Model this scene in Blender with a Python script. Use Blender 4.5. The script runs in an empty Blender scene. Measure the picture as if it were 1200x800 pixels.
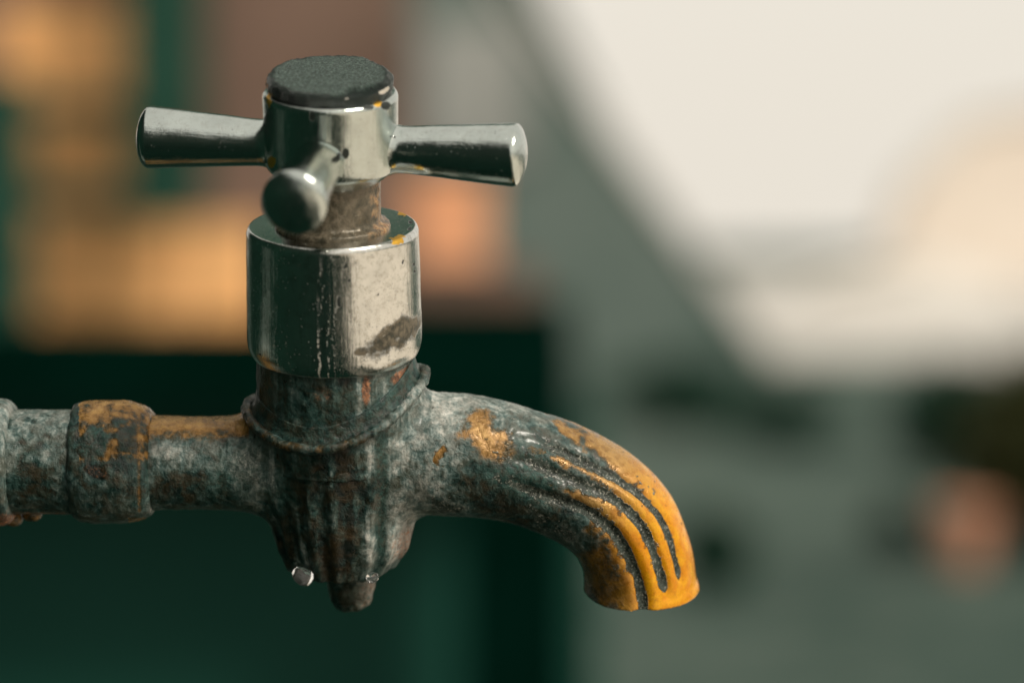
import bpy, math, random
import numpy as np
from mathutils import Vector, Matrix, Euler

# ------------------------------------------------------------------ camera, sky, sun, exposure
SC = bpy.context.scene
COL = SC.collection
S = 0.00013                       # metres per drawing unit (one unit = one photo pixel at the tap)
DIST = 0.45                       # camera to tap
CAM_Z = 1.0
PITCH = math.radians(2.0)         # camera looks down a little
LEAN = math.radians(16.0)         # the tap leans towards the camera on its pipe
FPX = DIST / S                    # focal length in photo pixels

cam_data = bpy.data.cameras.new("camera")
cam = bpy.data.objects.new("camera", cam_data)
COL.objects.link(cam)
CAM_POS = np.array([0.0, -DIST * math.cos(PITCH), CAM_Z + DIST * math.sin(PITCH)])
cam.location = CAM_POS
cam.rotation_euler = (math.pi / 2 - PITCH, 0, 0)
cam_data.sensor_width = 36.0
cam_data.lens = 36.0 * FPX / 1200.0
cam_data.clip_start = 0.01
cam_data.clip_end = 2000
cam_data.dof.use_dof = True
cam_data.dof.focus_distance = DIST - 0.010
cam_data.dof.aperture_fstop = 8.6
SC.camera = cam

SUN_AZ = math.radians(136.0)      # clockwise from +Y (away from the camera): light from the right
SUN_EL = math.radians(42.0)
world = bpy.data.worlds.new("World")
SC.world = world
world.use_nodes = True
wn = world.node_tree
for n in list(wn.nodes):
    wn.nodes.remove(n)
sky = wn.nodes.new("ShaderNodeTexSky")
sky.sky_type = 'NISHITA'
sky.sun_disc = False
sky.sun_elevation = SUN_EL
sky.sun_rotation = SUN_AZ
sky.dust_density = 6.0
sky.air_density = 1.0
sky.ozone_density = 0.5
mixw = wn.nodes.new("ShaderNodeMix")
mixw.data_type = 'RGBA'
mixw.inputs[0].default_value = 0.86          # thin overcast veils most of the blue
mixw.inputs[7].default_value = (9.5, 8.85, 7.75, 1)
bgn = wn.nodes.new("ShaderNodeBackground")
bgn.inputs[1].default_value = 0.1
wo = wn.nodes.new("ShaderNodeOutputWorld")
wn.links.new(sky.outputs[0], mixw.inputs[6])
wn.links.new(mixw.outputs[2], bgn.inputs[0])
wn.links.new(bgn.outputs[0], wo.inputs[0])

sun_data = bpy.data.lights.new("sun", 'SUN')
sun_data.energy = 2.4
sun_data.angle = math.radians(9)
sun_data.color = (1.0, 0.93, 0.82)
sun = bpy.data.objects.new("sun", sun_data)
COL.objects.link(sun)
_sd = Vector((math.sin(SUN_AZ) * math.cos(SUN_EL), math.cos(SUN_AZ) * math.cos(SUN_EL), math.sin(SUN_EL)))
sun.rotation_euler = _sd.to_track_quat('Z', 'Y').to_euler()
sun.location = (3, 0, 5)

SC.view_settings.view_transform = 'Standard'
SC.view_settings.look = 'None'
SC.view_settings.exposure = 0.0
SC.view_settings.gamma = 1.0
SC.view_settings.use_curve_mapping = False
SC.render.engine = 'CYCLES'
SC.cycles.use_denoising = True
SC.cycles.max_bounces = 10
SC.cycles.sample_clamp_indirect = 6.0

# ------------------------------------------------------------------ helpers
def srgb(r, g, b):
    f = lambda c: (c / 255 / 12.92) if c / 255 <= 0.04045 else ((c / 255 + 0.055) / 1.055) ** 2.4
    return (f(r), f(g), f(b), 1)


class NT:
    """small node-material builder"""
    def __init__(self, name):
        self.m = bpy.data.materials.new(name)
        self.m.use_nodes = True
        self.t = self.m.node_tree
        self.b = self.t.nodes['Principled BSDF']

    def node(self, typ, **kw):
        n = self.t.nodes.new(typ)
        for k, v in kw.items():
            setattr(n, k, v)
        return n

    def put(self, sock, v):
        if isinstance(v, bpy.types.NodeSocket):
            self.t.links.new(v, sock)
        else:
            if isinstance(v, tuple) and len(v) == 3 and sock.type == 'RGBA':
                v = v + (1,)
            sock.default_value = v

    def coords(self, scale=(1, 1, 1)):
        tc = self.node('ShaderNodeTexCoord')
        mp = self.node('ShaderNodeMapping')
        mp.inputs['Scale'].default_value = scale
        self.t.links.new(tc.outputs['Object'], mp.inputs[0])
        return mp.outputs[0]

    def noise(self, scale, detail=4, rough=0.55, vec=None, dist=0.0, out=0):
        n = self.node('ShaderNodeTexNoise')
        n.inputs['Scale'].default_value = scale
        n.inputs['Detail'].default_value = detail
        n.inputs['Roughness'].default_value = rough
        n.inputs['Distortion'].default_value = dist
        self.t.links.new(vec if vec is not None else self.coords(), n.inputs['Vector'])
        return n.outputs[out]

    def voronoi(self, scale, vec=None, feature='F1'):
        n = self.node('ShaderNodeTexVoronoi', feature=feature)
        n.inputs['Scale'].default_value = scale
        self.t.links.new(vec if vec is not None else self.coords(), n.inputs['Vector'])
        return n.outputs['Distance']

    def attr(self, name):
        n = self.node('ShaderNodeAttribute', attribute_name=name)
        return n.outputs['Fac']

    def math(self, op, a, b=0.0, clamp=False):
        n = self.node('ShaderNodeMath', operation=op, use_clamp=clamp)
        self.put(n.inputs[0], a)
        self.put(n.inputs[1], b)
        return n.outputs[0]

    def step(self, v, lo, hi, a=0.0, b=1.0):
        n = self.node('ShaderNodeMapRange', interpolation_type='SMOOTHSTEP')
        self.put(n.inputs[0], v)
        n.inputs[1].default_value = lo
        n.inputs[2].default_value = hi
        n.inputs[3].default_value = a
        n.inputs[4].default_value = b
        return n.outputs[0]

    def mix(self, fac, a, b):
        n = self.node('ShaderNodeMix', data_type='RGBA')
        self.put(n.inputs[0], fac)
        self.put(n.inputs[6], a)
        self.put(n.inputs[7], b)
        return n.outputs[2]

    def ramp(self, fac, stops):
        n = self.node('ShaderNodeValToRGB')
        cr = n.color_ramp
        while len(cr.elements) < len(stops):
            cr.elements.new(0.5)
        for e, (p, c) in zip(cr.elements, stops):
            e.position = p
            e.color = c if len(c) == 4 else tuple(c) + (1,)
        self.put(n.inputs[0], fac)
        return n.outputs[0]

    def bump(self, h, strength=0.5, dist=0.001, normal=None):
        n = self.node('ShaderNodeBump')
        n.inputs['Strength'].default_value = strength
        n.inputs['Distance'].default_value = dist
        self.put(n.inputs['Height'], h)
        if normal is not None:
            self.t.links.new(normal, n.inputs['Normal'])
        return n.outputs[0]

    def out(self, color=None, rough=None, metal=None, normal=None, **kw):
        if color is not None:
            self.put(self.b.inputs['Base Color'], color)
        if rough is not None:
            self.put(self.b.inputs['Roughness'], rough)
        if metal is not None:
            self.put(self.b.inputs['Metallic'], metal)
        if normal is not None:
            self.put(self.b.inputs['Normal'], normal)
        for k, v in kw.items():
            self.put(self.b.inputs[k.replace('_', ' ')], v)
        return self.m


_rng = np.random.RandomState(7)
_LAT = _rng.rand(64, 64, 64).astype(np.float32)


def vnoise(p):
    """tri-linear value noise, p (n,3) -> -1..1"""
    i = np.floor(p).astype(np.int64)
    f = (p - i).astype(np.float32)
    f = f * f * (3 - 2 * f)
    r = 0
    for dx in (0, 1):
        for dy in (0, 1):
            for dz in (0, 1):
                w = (f[:, 0] if dx else 1 - f[:, 0]) * (f[:, 1] if dy else 1 - f[:, 1]) * (f[:, 2] if dz else 1 - f[:, 2])
                r = r + w * _LAT[(i[:, 0] + dx) & 63, (i[:, 1] + dy) & 63, (i[:, 2] + dz) & 63]
    return r * 2 - 1


def fbm(p, scale, octaves=4, off=0.0, stretch=(1, 1, 1)):
    """scale = feature size in drawing units"""
    q = p / scale / np.array(stretch) + off
    a, s, t = 0.0, 1.0, 0.0
    for _ in range(octaves):
        a = a + s * vnoise(q)
        t += s
        s *= 0.5
        q = q * 2.03 + 11.3
    return a / t


def sstep(v, lo, hi):
    t = np.clip((v - lo) / (hi - lo), 0, 1)
    return t * t * (3 - 2 * t)


def obj(name, verts, faces, mat=None, parent=None, attrs=None, smooth=True, normals=None):
    me = bpy.data.meshes.new(name)
    me.from_pydata([tuple(map(float, v)) for v in verts], [], [tuple(map(int, f)) for f in faces])
    if attrs:
        for k, a in attrs.items():
            at = me.attributes.new(k, 'FLOAT', 'POINT')
            at.data.foreach_set('value', np.ascontiguousarray(a, dtype=np.float32))
    me.polygons.foreach_set('use_smooth', [smooth] * len(me.polygons))
    me.update()
    if normals is not None:
        me.normals_split_custom_set_from_vertices([tuple(map(float, n)) for n in normals])
    o = bpy.data.objects.new(name, me)
    COL.objects.link(o)
    if mat:
        me.materials.append(mat)
    if parent:
        o.parent = parent
    return o


def empty(name, loc=(0, 0, 0), rot=(0, 0, 0)):
    o = bpy.data.objects.new(name, None)
    COL.objects.link(o)
    o.location = loc
    o.rotation_euler = rot
    o.empty_display_size = 0.05
    return o


def tag(o, label=None, cat=None, group=None, kind=None):
    if label:
        o['label'] = label
    if cat:
        o['category'] = cat
    if group:
        o['group'] = group
    if kind:
        o['kind'] = kind
    return o


def resample(prof, step):
    out = [prof[0]]
    for a, b in zip(prof[:-1], prof[1:]):
        L = math.hypot(b[0] - a[0], b[1] - a[1])
        n = max(1, int(math.ceil(L / step)))
        for k in range(1, n + 1):
            out.append((a[0] + (b[0] - a[0]) * k / n, a[1] + (b[1] - a[1]) * k / n))
    return out


def rounded(prof, radii, n=6):
    """replace inner corners of an (r,z) profile by arcs"""
    out = [prof[0]]
    for k in range(1, len(prof) - 1):
        p0, p1, p2 = (np.array(prof[k - 1], float), np.array(prof[k], float), np.array(prof[k + 1], float))
        r = radii[k] if k < len(radii) else 0
        if r <= 0:
            out.append(tuple(p1))
            continue
        u, v = p0 - p1, p2 - p1
        lu, lv = np.linalg.norm(u), np.linalg.norm(v)
        rr = min(r, lu * 0.49, lv * 0.49)
        a, b = p1 + u / lu * rr, p1 + v / lv * rr
        for j in range(n + 1):
            t = j / n
            out.append(tuple((1 - t) ** 2 * a + 2 * t * (1 - t) * p1 + t * t * b))
    out.append(prof[-1])
    return out


def lathe(prof, nseg=160, step=3.0):
    """profile (r,z) bottom to top -> verts (n,3) about Z, faces"""
    prof = resample(prof, step)
    V, F = [], []
    rows = []
    ang = np.linspace(0, 2 * math.pi, nseg, endpoint=False)
    for r, z in prof:
        if r < 1e-6:
            rows.append([len(V)])
            V.append((0, 0, z))
        else:
            rows.append(list(range(len(V), len(V) + nseg)))
            V.extend(zip(r * np.cos(ang), r * np.sin(ang), np.full(nseg, z)))
    for a, b in zip(rows[:-1], rows[1:]):
        for k in range(nseg):
            k2 = (k + 1) % nseg
            if len(a) == 1 and len(b) == 1:
                continue
            if len(a) == 1:
                F.append((a[0], b[k2], b[k]))
            elif len(b) == 1:
                F.append((a[k], a[k2], b[0]))
            else:
                F.append((a[k], a[k2], b[k2], b[k]))
    return np.array(V, float), F


def vnormals(V, F):
    """area-weighted vertex normals (quads or tris)"""
    N = np.zeros_like(V)
    for k in (3, 4):
        f = np.array([x for x in F if len(x) == k])
        if len(f) == 0:
            continue
        if k == 4:
            c = np.cross(V[f[:, 2]] - V[f[:, 0]], V[f[:, 3]] - V[f[:, 1]])
        else:
            c = np.cross(V[f[:, 1]] - V[f[:, 0]], V[f[:, 2]] - V[f[:, 0]])
        for j in range(k):
            np.add.at(N, f[:, j], c)
    L = np.linalg.norm(N, axis=1, keepdims=True)
    return N / np.maximum(L, 1e-12)


def surface_nets(F, org, h):
    """dual mesh of F<0 on a regular grid; F (nx,ny,nz)"""
    nx, ny, nz = F.shape
    ins = F < 0
    cnt = np.zeros((nx - 1, ny - 1, nz - 1), np.int8)
    for dx in (0, 1):
        for dy in (0, 1):
            for dz in (0, 1):
                cnt += ins[dx:nx - 1 + dx, dy:ny - 1 + dy, dz:nz - 1 + dz]
    act = (cnt > 0) & (cnt < 8)
    idx = -np.ones(act.shape, np.int64)
    cells = np.argwhere(act)
    idx[act] = np.arange(len(cells))
    pos = np.zeros((len(cells), 3))
    num = np.zeros(len(cells))
    cor = [(a, b, c) for a in (0, 1) for b in (0, 1) for c in (0, 1)]
    val = {c: F[cells[:, 0] + c[0], cells[:, 1] + c[1], cells[:, 2] + c[2]] for c in cor}
    for a in cor:
        for ax in range(3):
            if a[ax] == 1:
                continue
            b = list(a)
            b[ax] = 1
            b = tuple(b)
            fa, fb = val[a], val[b]
            cr = (fa < 0) != (fb < 0)
            t = np.where(cr, fa / np.where(cr, fa - fb, 1), 0)
            p = np.tile(np.array(a, float), (len(cells), 1))
            p[:, ax] = t
            pos[cr] += p[cr]
            num[cr] += 1
    pos = (pos / num[:, None] + cells) * h + org
    quads = []
    for ax in range(3):
        sl0 = [slice(None)] * 3
        sl1 = [slice(None)] * 3
        sl0[ax] = slice(0, -1)
        sl1[ax] = slice(1, None)
        a, b = ins[tuple(sl0)], ins[tuple(sl1)]
        e = np.argwhere(a != b)
        o1, o2 = [x for x in range(3) if x != ax]
        ok = (e[:, o1] > 0) & (e[:, o1] < F.shape[o1] - 1) & (e[:, o2] > 0) & (e[:, o2] < F.shape[o2] - 1)
        e = e[ok]
        flip = a[tuple(e.T)]
        def cell(d1, d2):
            c = e.copy()
            c[:, o1] += d1
            c[:, o2] += d2
            return idx[tuple(c.T)]
        q = np.stack([cell(-1, -1), cell(0, -1), cell(0, 0), cell(-1, 0)], 1)
        if ax == 1:
            flip = ~flip
        q[~flip] = q[~flip][:, ::-1]
        quads.append(q)
    return pos, np.concatenate(quads)


def smin(a, b, k):
    h = np.clip(0.5 + 0.5 * (b - a) / k, 0, 1)
    return b + (a - b) * h - k * h * (1 - h)


# ------------------------------------------------------------------ tap frame: photo drawing <-> tap coordinates
ML = np.array([[1, 0, 0], [0, math.cos(LEAN), -math.sin(LEAN)], [0, math.sin(LEAN), math.cos(LEAN)]])
CF = np.array([0, math.cos(PITCH), -math.sin(PITCH)])
CU = np.array([0, math.sin(PITCH), math.cos(PITCH)])
CR = np.array([1.0, 0, 0])


def world_at(px, py, depth):
    """world point at a distance along the camera axis"""
    return CAM_POS + CF * depth + (CR * (px - 600) + CU * (400 - py)) * depth / FPX


TAP0 = world_at(395, 541, DIST)


def img2tap(px, py, ylocal=0.0):
    """drawing position -> tap-frame (x,z) in the plane y = ylocal (drawing units)"""
    d = CF + (CR * (px - 600) + CU * (400 - py)) / FPX
    o = ML.T @ (CAM_POS - TAP0) / S
    dl = ML.T @ d
    t = (ylocal - o[1]) / dl[1]
    p = o + dl * t
    return float(p[0]), float(p[2])


def tap2img(P):
    """tap-frame points (n,3) in drawing units -> drawing positions"""
    W = TAP0 + (P * S) @ ML.T - CAM_POS
    z = W @ CF
    return 600 + (W @ CR) / z * FPX, 400 - (W @ CU) / z * FPX


def front_uv(V):
    """drawing positions of points, with the far half mirrored to the near half"""
    P = V.copy()
    P[:, 1] = -np.abs(P[:, 1])
    return tap2img(P)


def blob(u, v, cx, cy, rx, ry, rot=0.0):
    c, s = math.cos(math.radians(rot)), math.sin(math.radians(rot))
    a = ((u - cx) * c + (v - cy) * s) / rx
    b = (-(u - cx) * s + (v - cy) * c) / ry
    return 1 - np.sqrt(a * a + b * b)      # 1 in the middle, 0 on the rim


# ------------------------------------------------------------------ the place around: ground, walls, things far out of focus
def box(x0, x1, y0, y1, z0, z1, V=None, F=None, bevel=0.0):
    V = [] if V is None else V
    F = [] if F is None else F
    b = len(V)
    V += [(x, y, z) for z in (z0, z1) for y in (y0, y1) for x in (x0, x1)]
    F += [(b, b + 2, b + 3, b + 1), (b + 4, b + 5, b + 7, b + 6), (b, b + 1, b + 5, b + 4), (b + 2, b + 6, b + 7, b + 3), (b, b + 4, b + 6, b + 2), (b + 1, b + 3, b + 7, b + 5)]
    return V, F


def surf(name, c1, c2, scale=3.0, rough=0.8, bump=0.3, dist=0.01, c3=None, spec=0.12):
    m = NT(name)
    n = m.noise(scale, 6, 0.6, dist=0.3)
    n2 = m.noise(scale * 9, 4, 0.6)
    c = m.mix(m.step(n, 0.32, 0.68), c1, c2)
    if c3:
        c = m.mix(m.step(n2, 0.5, 0.75), c, c3)
    return m.out(c, rough, 0.0, m.bump(n2, bump, dist), **{'Specular IOR Level': spec})


def px_box(name, x0, x1, y0, y1, depth, thick, mat, parent=None, to_ground=False, dy=0.0):
    """a box whose camera-facing side spans the given drawing rectangle at that distance"""
    a, b = world_at(x0, y1, depth), world_at(x1, y0, depth)
    V, F = box(a[0], b[0], a[1], a[1] + thick, 0.0 if to_ground else a[2], b[2])
    return obj(name, V, F, mat, parent, smooth=False)


M_GROUND = surf('ground_soil', (0.012, 0.036, 0.028), (0.085, 0.12, 0.10), 0.55, 0.9, 0.5, 0.02, (0.125, 0.15, 0.125))
M_GRASS = surf('shade_dark_grass', (0.0012, 0.011, 0.007), (0.003, 0.022, 0.014), 4.0, 0.85, 0.8, 0.02)  # near-black colour in place of shade, so the chrome reflects dark
M_PAVE = surf('pale_concrete', (0.66, 0.58, 0.49), (0.78, 0.71, 0.62), 1.6, 0.7, 0.3, 0.01)
M_SHADEWALL = surf('shade_dark_wall', (0.0010, 0.010, 0.0065), (0.003, 0.022, 0.015), 2.0, 0.8, 0.6, 0.02)  # shade on the off-frame wall put into its colour
M_GREENP = surf('green_paint', (0.006, 0.048, 0.034), (0.010, 0.060, 0.043), 1.2, 0.6, 0.2, 0.01)
M_BLACKW = surf('tarred_wood', (0.0006, 0.008, 0.005), (0.001, 0.012, 0.008), 3.0, 0.8, 0.3, 0.01, spec=0.0)
M_FRAME = surf('dark_green_wood', (0.010, 0.045, 0.030), (0.02, 0.07, 0.048), 4.0, 0.6, 0.3, 0.01)
M_PINK = surf('brown_plaster', (0.11, 0.075, 0.058), (0.23, 0.15, 0.115), 1.2, 0.85, 0.4, 0.01)
M_ROSE = surf('rose_plaster', (0.50, 0.29, 0.20), (0.62, 0.38, 0.27), 1.2, 0.85, 0.4, 0.01)
M_OCHRE = surf('ochre_panel', (0.94, 0.45, 0.16), (0.97, 0.57, 0.26), 2.0, 0.7, 0.2, 0.01)
M_TERRA = surf('terracotta', (0.72, 0.33, 0.17), (0.80, 0.40, 0.22), 3.0, 0.75, 0.3, 0.01)
M_GREYP = surf('grey_patch', (0.24, 0.25, 0.235), (0.36, 0.36, 0.34), 0.6, 0.8, 0.3, 0.01)
M_POT = surf('old_terracotta', (0.50, 0.24, 0.15), (0.60, 0.31, 0.20), 3.0, 0.75, 0.3, 0.01)
M_CONC = surf('grey_concrete', (0.085, 0.125, 0.11), (0.175, 0.21, 0.19), 0.35, 0.8, 0.4, 0.01)
M_PLAST = surf('grey_plaster', (0.50, 0.48, 0.45), (0.60, 0.57, 0.53), 1.6, 0.8, 0.3, 0.01)
M_CREAM = surf('cream_render', (0.70, 0.67, 0.62), (0.78, 0.75, 0.70), 0.5, 0.8, 0.2, 0.01)
M_PEACH = surf('peach_render', (0.68, 0.60, 0.52), (0.74, 0.66, 0.575), 0.4, 0.8, 0.2, 0.01)
M_YARD = surf('far_concrete', (0.42, 0.41, 0.385), (0.56, 0.54, 0.50), 0.2, 0.8, 0.2, 0.01)
M_WIN = surf('dim_glass', (0.30, 0.28, 0.25), (0.40, 0.37, 0.33), 2.0, 0.3, 0.0)

# ground
g = obj('ground', *(lambda a: ([(-a, -a, 0), (a, -a, 0), (a, a, 0), (-a, a, 0)], [(0, 1, 2, 3)]))(400.0), M_GROUND, smooth=False)
tag(g, 'grey green trodden ground behind the tap', 'ground', kind='structure')
g = obj('grass', [(-14, -14, 0.004), (0.9, -14, 0.004), (0.9, 2.5, 0.004), (-14, 2.5, 0.004)], [(0, 1, 2, 3)], M_GRASS, smooth=False)
tag(g, 'unseen grass around the tap, coloured near black in place of shade', 'grass', kind='structure')
V, F = box(0.80, 9.0, -14, 5.2, -0.05, 0.03)
box(0.40, 0.45, -14, 0.4, -0.05, 0.03, V, F)  # added unseen strip that reflects as a pale streak in the chrome
g = obj('pavement', V, F, M_PAVE, smooth=False)
tag(g, 'pale concrete pavement in front of the tap', 'pavement', kind='structure')

# unseen wall the supply pipe comes out of; near-black colour replaces shade
V, F = box(-0.75, -0.36, -6.0, 0.5, 0.0, 1.50)
box(-0.80, -0.31, -6.05, 0.55, 1.50, 1.58, V, F)
w = obj('garden_wall', V, F, M_SHADEWALL, smooth=False)
tag(w, 'unseen garden wall carrying the supply pipe, coloured near black in place of shade', 'wall')

# house with brown plaster, ochre panels and a dark green lattice
house = empty('plastered_house', world_at(100, 400, 7.2) * np.array([1, 1, 0]))
off = np.array(house.location)


def local_child(o, root):
    """re-base a part built in world space onto its thing's own origin"""
    r = Vector(root.location)
    for vv in o.data.vertices:
        vv.co -= r
    o.parent = root
    return o


local_child(px_box('wall', -700, 476, -900, 900, 7.2, 0.4, M_PINK, to_ground=True), house)
for (a, b, c, d) in [(2, 148, 4, 114), (34, 166, 138, 220), (38, 214, 252, 406), (222, 310, 262, 404), (-260, -60, -60, 116), (-260, -60, 240, 408)]:
    local_child(px_box('ochre_panel', a, b, c, d, 7.14, 0.05, M_OCHRE), house)
for (a, b, c, d) in [(246, 312, -60, 40), (250, 300, 62, 180), (330, 372, -60, 60), (330, 400, 90, 190), (412, 452, 76, 180), (320, 420, 215, 330)]:
    local_child(px_box('plaster_field', a, b, c, d, 7.16, 0.03, M_ROSE), house)
local_child(px_box('plaster_patch', 384, 456, -60, 56, 7.15, 0.03, M_PLAST), house)
p0, p1 = world_at(-900, 0, 6.4)[0], world_at(1150, 0, 6.4)[0]
V = [(p0, 6.6, 3.4), (p1, 6.6, 3.4), (p1, 10.5, 10.5), (p0, 10.5, 10.5), (p0, 6.6, 3.5), (p1, 6.6, 3.5), (p1, 10.5, 10.6), (p0, 10.5, 10.6)]
F = [(0, 3, 2, 1), (4, 5, 6, 7), (0, 1, 5, 4), (2, 3, 7, 6), (0, 4, 7, 3), (1, 2, 6, 5)]
local_child(obj('roof', V, F, M_FRAME, smooth=False), house)  # oversized unseen roof, added so the bonnet top reflects dark
tag(house, 'brown plastered house wall with ochre panels, far out of focus on the left', 'house')
lat = empty('window_lattice', world_at(100, 400, 6.9) * np.array([1, 1, 0]))
for (a, b, c, d) in [(146, 238, -700, 262), (-60, 38, 90, 900)]:
    local_child(px_box('lattice_post', a, b, c, d, 6.9, 0.08, M_FRAME), lat)
for (a, b, c, d) in [(-300, 152, 113, 140), (-300, 220, 224, 246), (-300, 220, 398, 416)]:
    local_child(px_box('lattice_rail', a, b, c, d, 6.95, 0.06, M_FRAME), lat)
tag(lat, 'dark green timber lattice in front of the ochre panels', 'lattice')

# barn with its slanting roof edge
def slab(name, pts, depth, thick, mat):
    P = [world_at(x, y, depth) for x, y in pts]
    V = [tuple(p) for p in P] + [(p[0], p[1] + thick, p[2]) for p in P]
    n = len(P)
    F = [tuple(range(n)), tuple(reversed(range(n, 2 * n)))] + [(k, k + n, (k + 1) % n + n, (k + 1) % n) for k in range(n)]
    return obj(name, V, F, mat, smooth=False)


barn = empty('barn', world_at(700, 400, 24.0) * np.array([1, 1, 0]))
local_child(slab('gable_wall', [(440, -500), (440, 430), (896, 430), (896, 412), (590, -6), (230, -498)], 24.0, 6.0, M_CONC), barn)
local_child(slab('roof', [(594, 0), (902, 420), (908, 414), (600, -6), (236, -504), (230, -498)], 23.96, 6.1, M_PLAST), barn)
local_child(slab('wall_patch', [(496, 30), (496, 185), (618, 185), (618, 66), (590, 26)], 23.9, 0.09, M_GREYP), barn)
tag(barn, 'large grey green barn gable with steep roof slope, blurred behind the spout', 'barn')

# workbench: dark beam and leg
bench = empty('workbench', world_at(300, 400, 4.2) * np.array([1, 1, 0]))
local_child(px_box('bench_top', -900, 672, 392, 474, 4.2, 0.7, M_BLACKW), bench)
local_child(px_box('leg', 540, 668, 474, 900, 4.22, 0.14, M_BLACKW, to_ground=True), bench)
local_child(px_box('leg', -700, -600, 474, 900, 4.22, 0.14, M_BLACKW, to_ground=True), bench)
tag(bench, 'heavy black workbench with thick top and leg, blurred behind the tap', 'workbench')
o = px_box('green_partition', -900, 700, 474, 900, 4.6, 0.05, M_GREENP, to_ground=True)
tag(o, 'dark green painted board behind the workbench leg', 'partition')
# crates on the bench
for (a, b, c, d, mt, lab) in [(482, 572, 205, 312, M_TERRA, 'terracotta coloured crate, topmost of the stack on the bench'),
                              (462, 628, 313.5, 352, M_PINK, 'flat brown crate between the terracotta crate and the black one'),
                              (440, 668, 353, 391.5, M_BLACKW, 'flat black crate standing on the workbench top')]:
    o = px_box('crate', a, b, c, d, 4.5, 0.2, mt)
    tag(o, lab, 'crate', 'crates on the workbench')

# far pale houses
for (pts, dep, mt, lab) in [([(1030, 330), (1075, 215), (1150, 140), (1290, 120), (1600, 150), (1600, 425), (1030, 425)], 62, M_PEACH, 'tall peach house far off at the right'),
                           ([(880, 425), (905, 362), (985, 322), (1090, 306), (1180, 330), (1180, 425)], 46, M_CREAM, 'low cream house far off beside the peach one')]:
    c = world_at(pts[0][0], 400, dep)
    h = empty('far_house', (c[0], c[1], 0))
    local_child(slab('wall', pts, dep, 3.0, mt), h)
    local_child(slab('roof', [(x, y - 4) for x, y in pts[1:4]] + [(x, y - 1) for x, y in reversed(pts[1:4])], dep - 0.2, 3.4, M_CREAM), h)
    tag(h, lab, 'house', 'far houses')
# pale yard far behind
V, F = box(2.0, 60.0, 24.0, 90.0, -0.05, 0.03)
o = obj('yard', V, F, M_YARD, smooth=False)
tag(o, 'pale concrete yard in the far background', 'yard', kind='structure')


# shrubs
M_LEAF = surf('dark_leaves', (0.006, 0.032, 0.020), (0.02, 0.065, 0.040), 20.0, 0.6, 0.0)
M_OLIVE = surf('olive_leaves', (0.028, 0.035, 0.010), (0.06, 0.065, 0.022), 20.0, 0.6, 0.0)
M_BARK = surf('bark', (0.05, 0.04, 0.025), (0.09, 0.07, 0.05), 12.0, 0.9, 0.5)


def shrub(px, py, rx, rz, n, mat, label, seed):
    """a shrub rooted on the ground where the drawing position meets it"""
    rnd = np.random.RandomState(seed)
    d = CF + (CR * (px - 600) + CU * (400 - py)) / FPX
    c = CAM_POS + d * (CAM_POS[2] / -d[2])
    root = empty('shrub', (c[0], c[1], 0))
    V, F = [], []
    for _ in range(n):
        p = rnd.normal(size=3)
        p = p / np.linalg.norm(p) * rnd.rand() ** 0.4 * np.array([rx, rx * 0.8, rz]) * (0.75 + 0.35 * rnd.rand())
        p[2] += rz * 1.05
        a, b = rnd.normal(size=3), rnd.normal(size=3)
        a /= np.linalg.norm(a)
        b = np.cross(a, b); b /= np.linalg.norm(b)
        s = 0.03 + 0.03 * rnd.rand()
        k = len(V)
        V += [p - a * s, p - b * s * 0.45, p + a * s, p + b * s * 0.45]
        F.append((k, k + 1, k + 2, k + 3))
    obj('foliage', V, F, mat, root, smooth=False)
    for q in range(5):
        t = rnd.normal(size=2) * rx * 0.3
        Vt, Ft = lathe([(0.014, 0), (0.010, rz * 0.8), (0.004, rz * 1.4)], 8, 9)
        Vt[:, 0] += t[0] * Vt[:, 2] / rz
        Vt[:, 1] += t[1] * Vt[:, 2] / rz
        obj('stem', Vt, Ft, M_BARK, root)
    tag(root, label, 'shrub', 'shrubs on the ground behind')
    return root


shrub(1222, 655, 0.29, 0.33, 2200, M_OLIVE, 'olive brown shrub at the right edge behind the orange pot', 1)
shrub(1112, 566, 0.26, 0.26, 1100, M_LEAF, 'dark green shrub left of the olive one', 2)
shrub(800, 506, 0.42, 0.20, 900, M_LEAF, 'low dark shrub left of the two beyond the spout', 3)
shrub(915, 520, 0.36, 0.14, 500, M_LEAF, 'low sparse shrub further right beyond the spout', 5)
shrub(836, 690, 0.11, 0.11, 420, M_LEAF, 'small dark shrub right beside the spout mouth', 4)
shrub(1052, 640, 0.09, 0.06, 160, M_LEAF, 'tiny dark plant left of the terracotta pot', 6)
# terracotta pot
d = CF + (CR * (1130 - 600) + CU * (400 - 664)) / FPX
c = CAM_POS + d * (CAM_POS[2] / -d[2])
V, F = lathe(rounded([(0, 0), (0.09, 0), (0.135, 0.20), (0.15, 0.205), (0.15, 0.245), (0.125, 0.245), (0.115, 0.21), (0, 0.21)], [0, .01, .01, .005, .01, .01, .01, 0]), 48, 0.05)
V = V * np.array([0.66, 0.66, 0.8])
o = obj('flower_pot', V, F, M_POT)
o.location = (c[0], c[1], 0)
tag(o, 'small orange terracotta flower pot in front of the olive shrub', 'flower pot')

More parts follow.
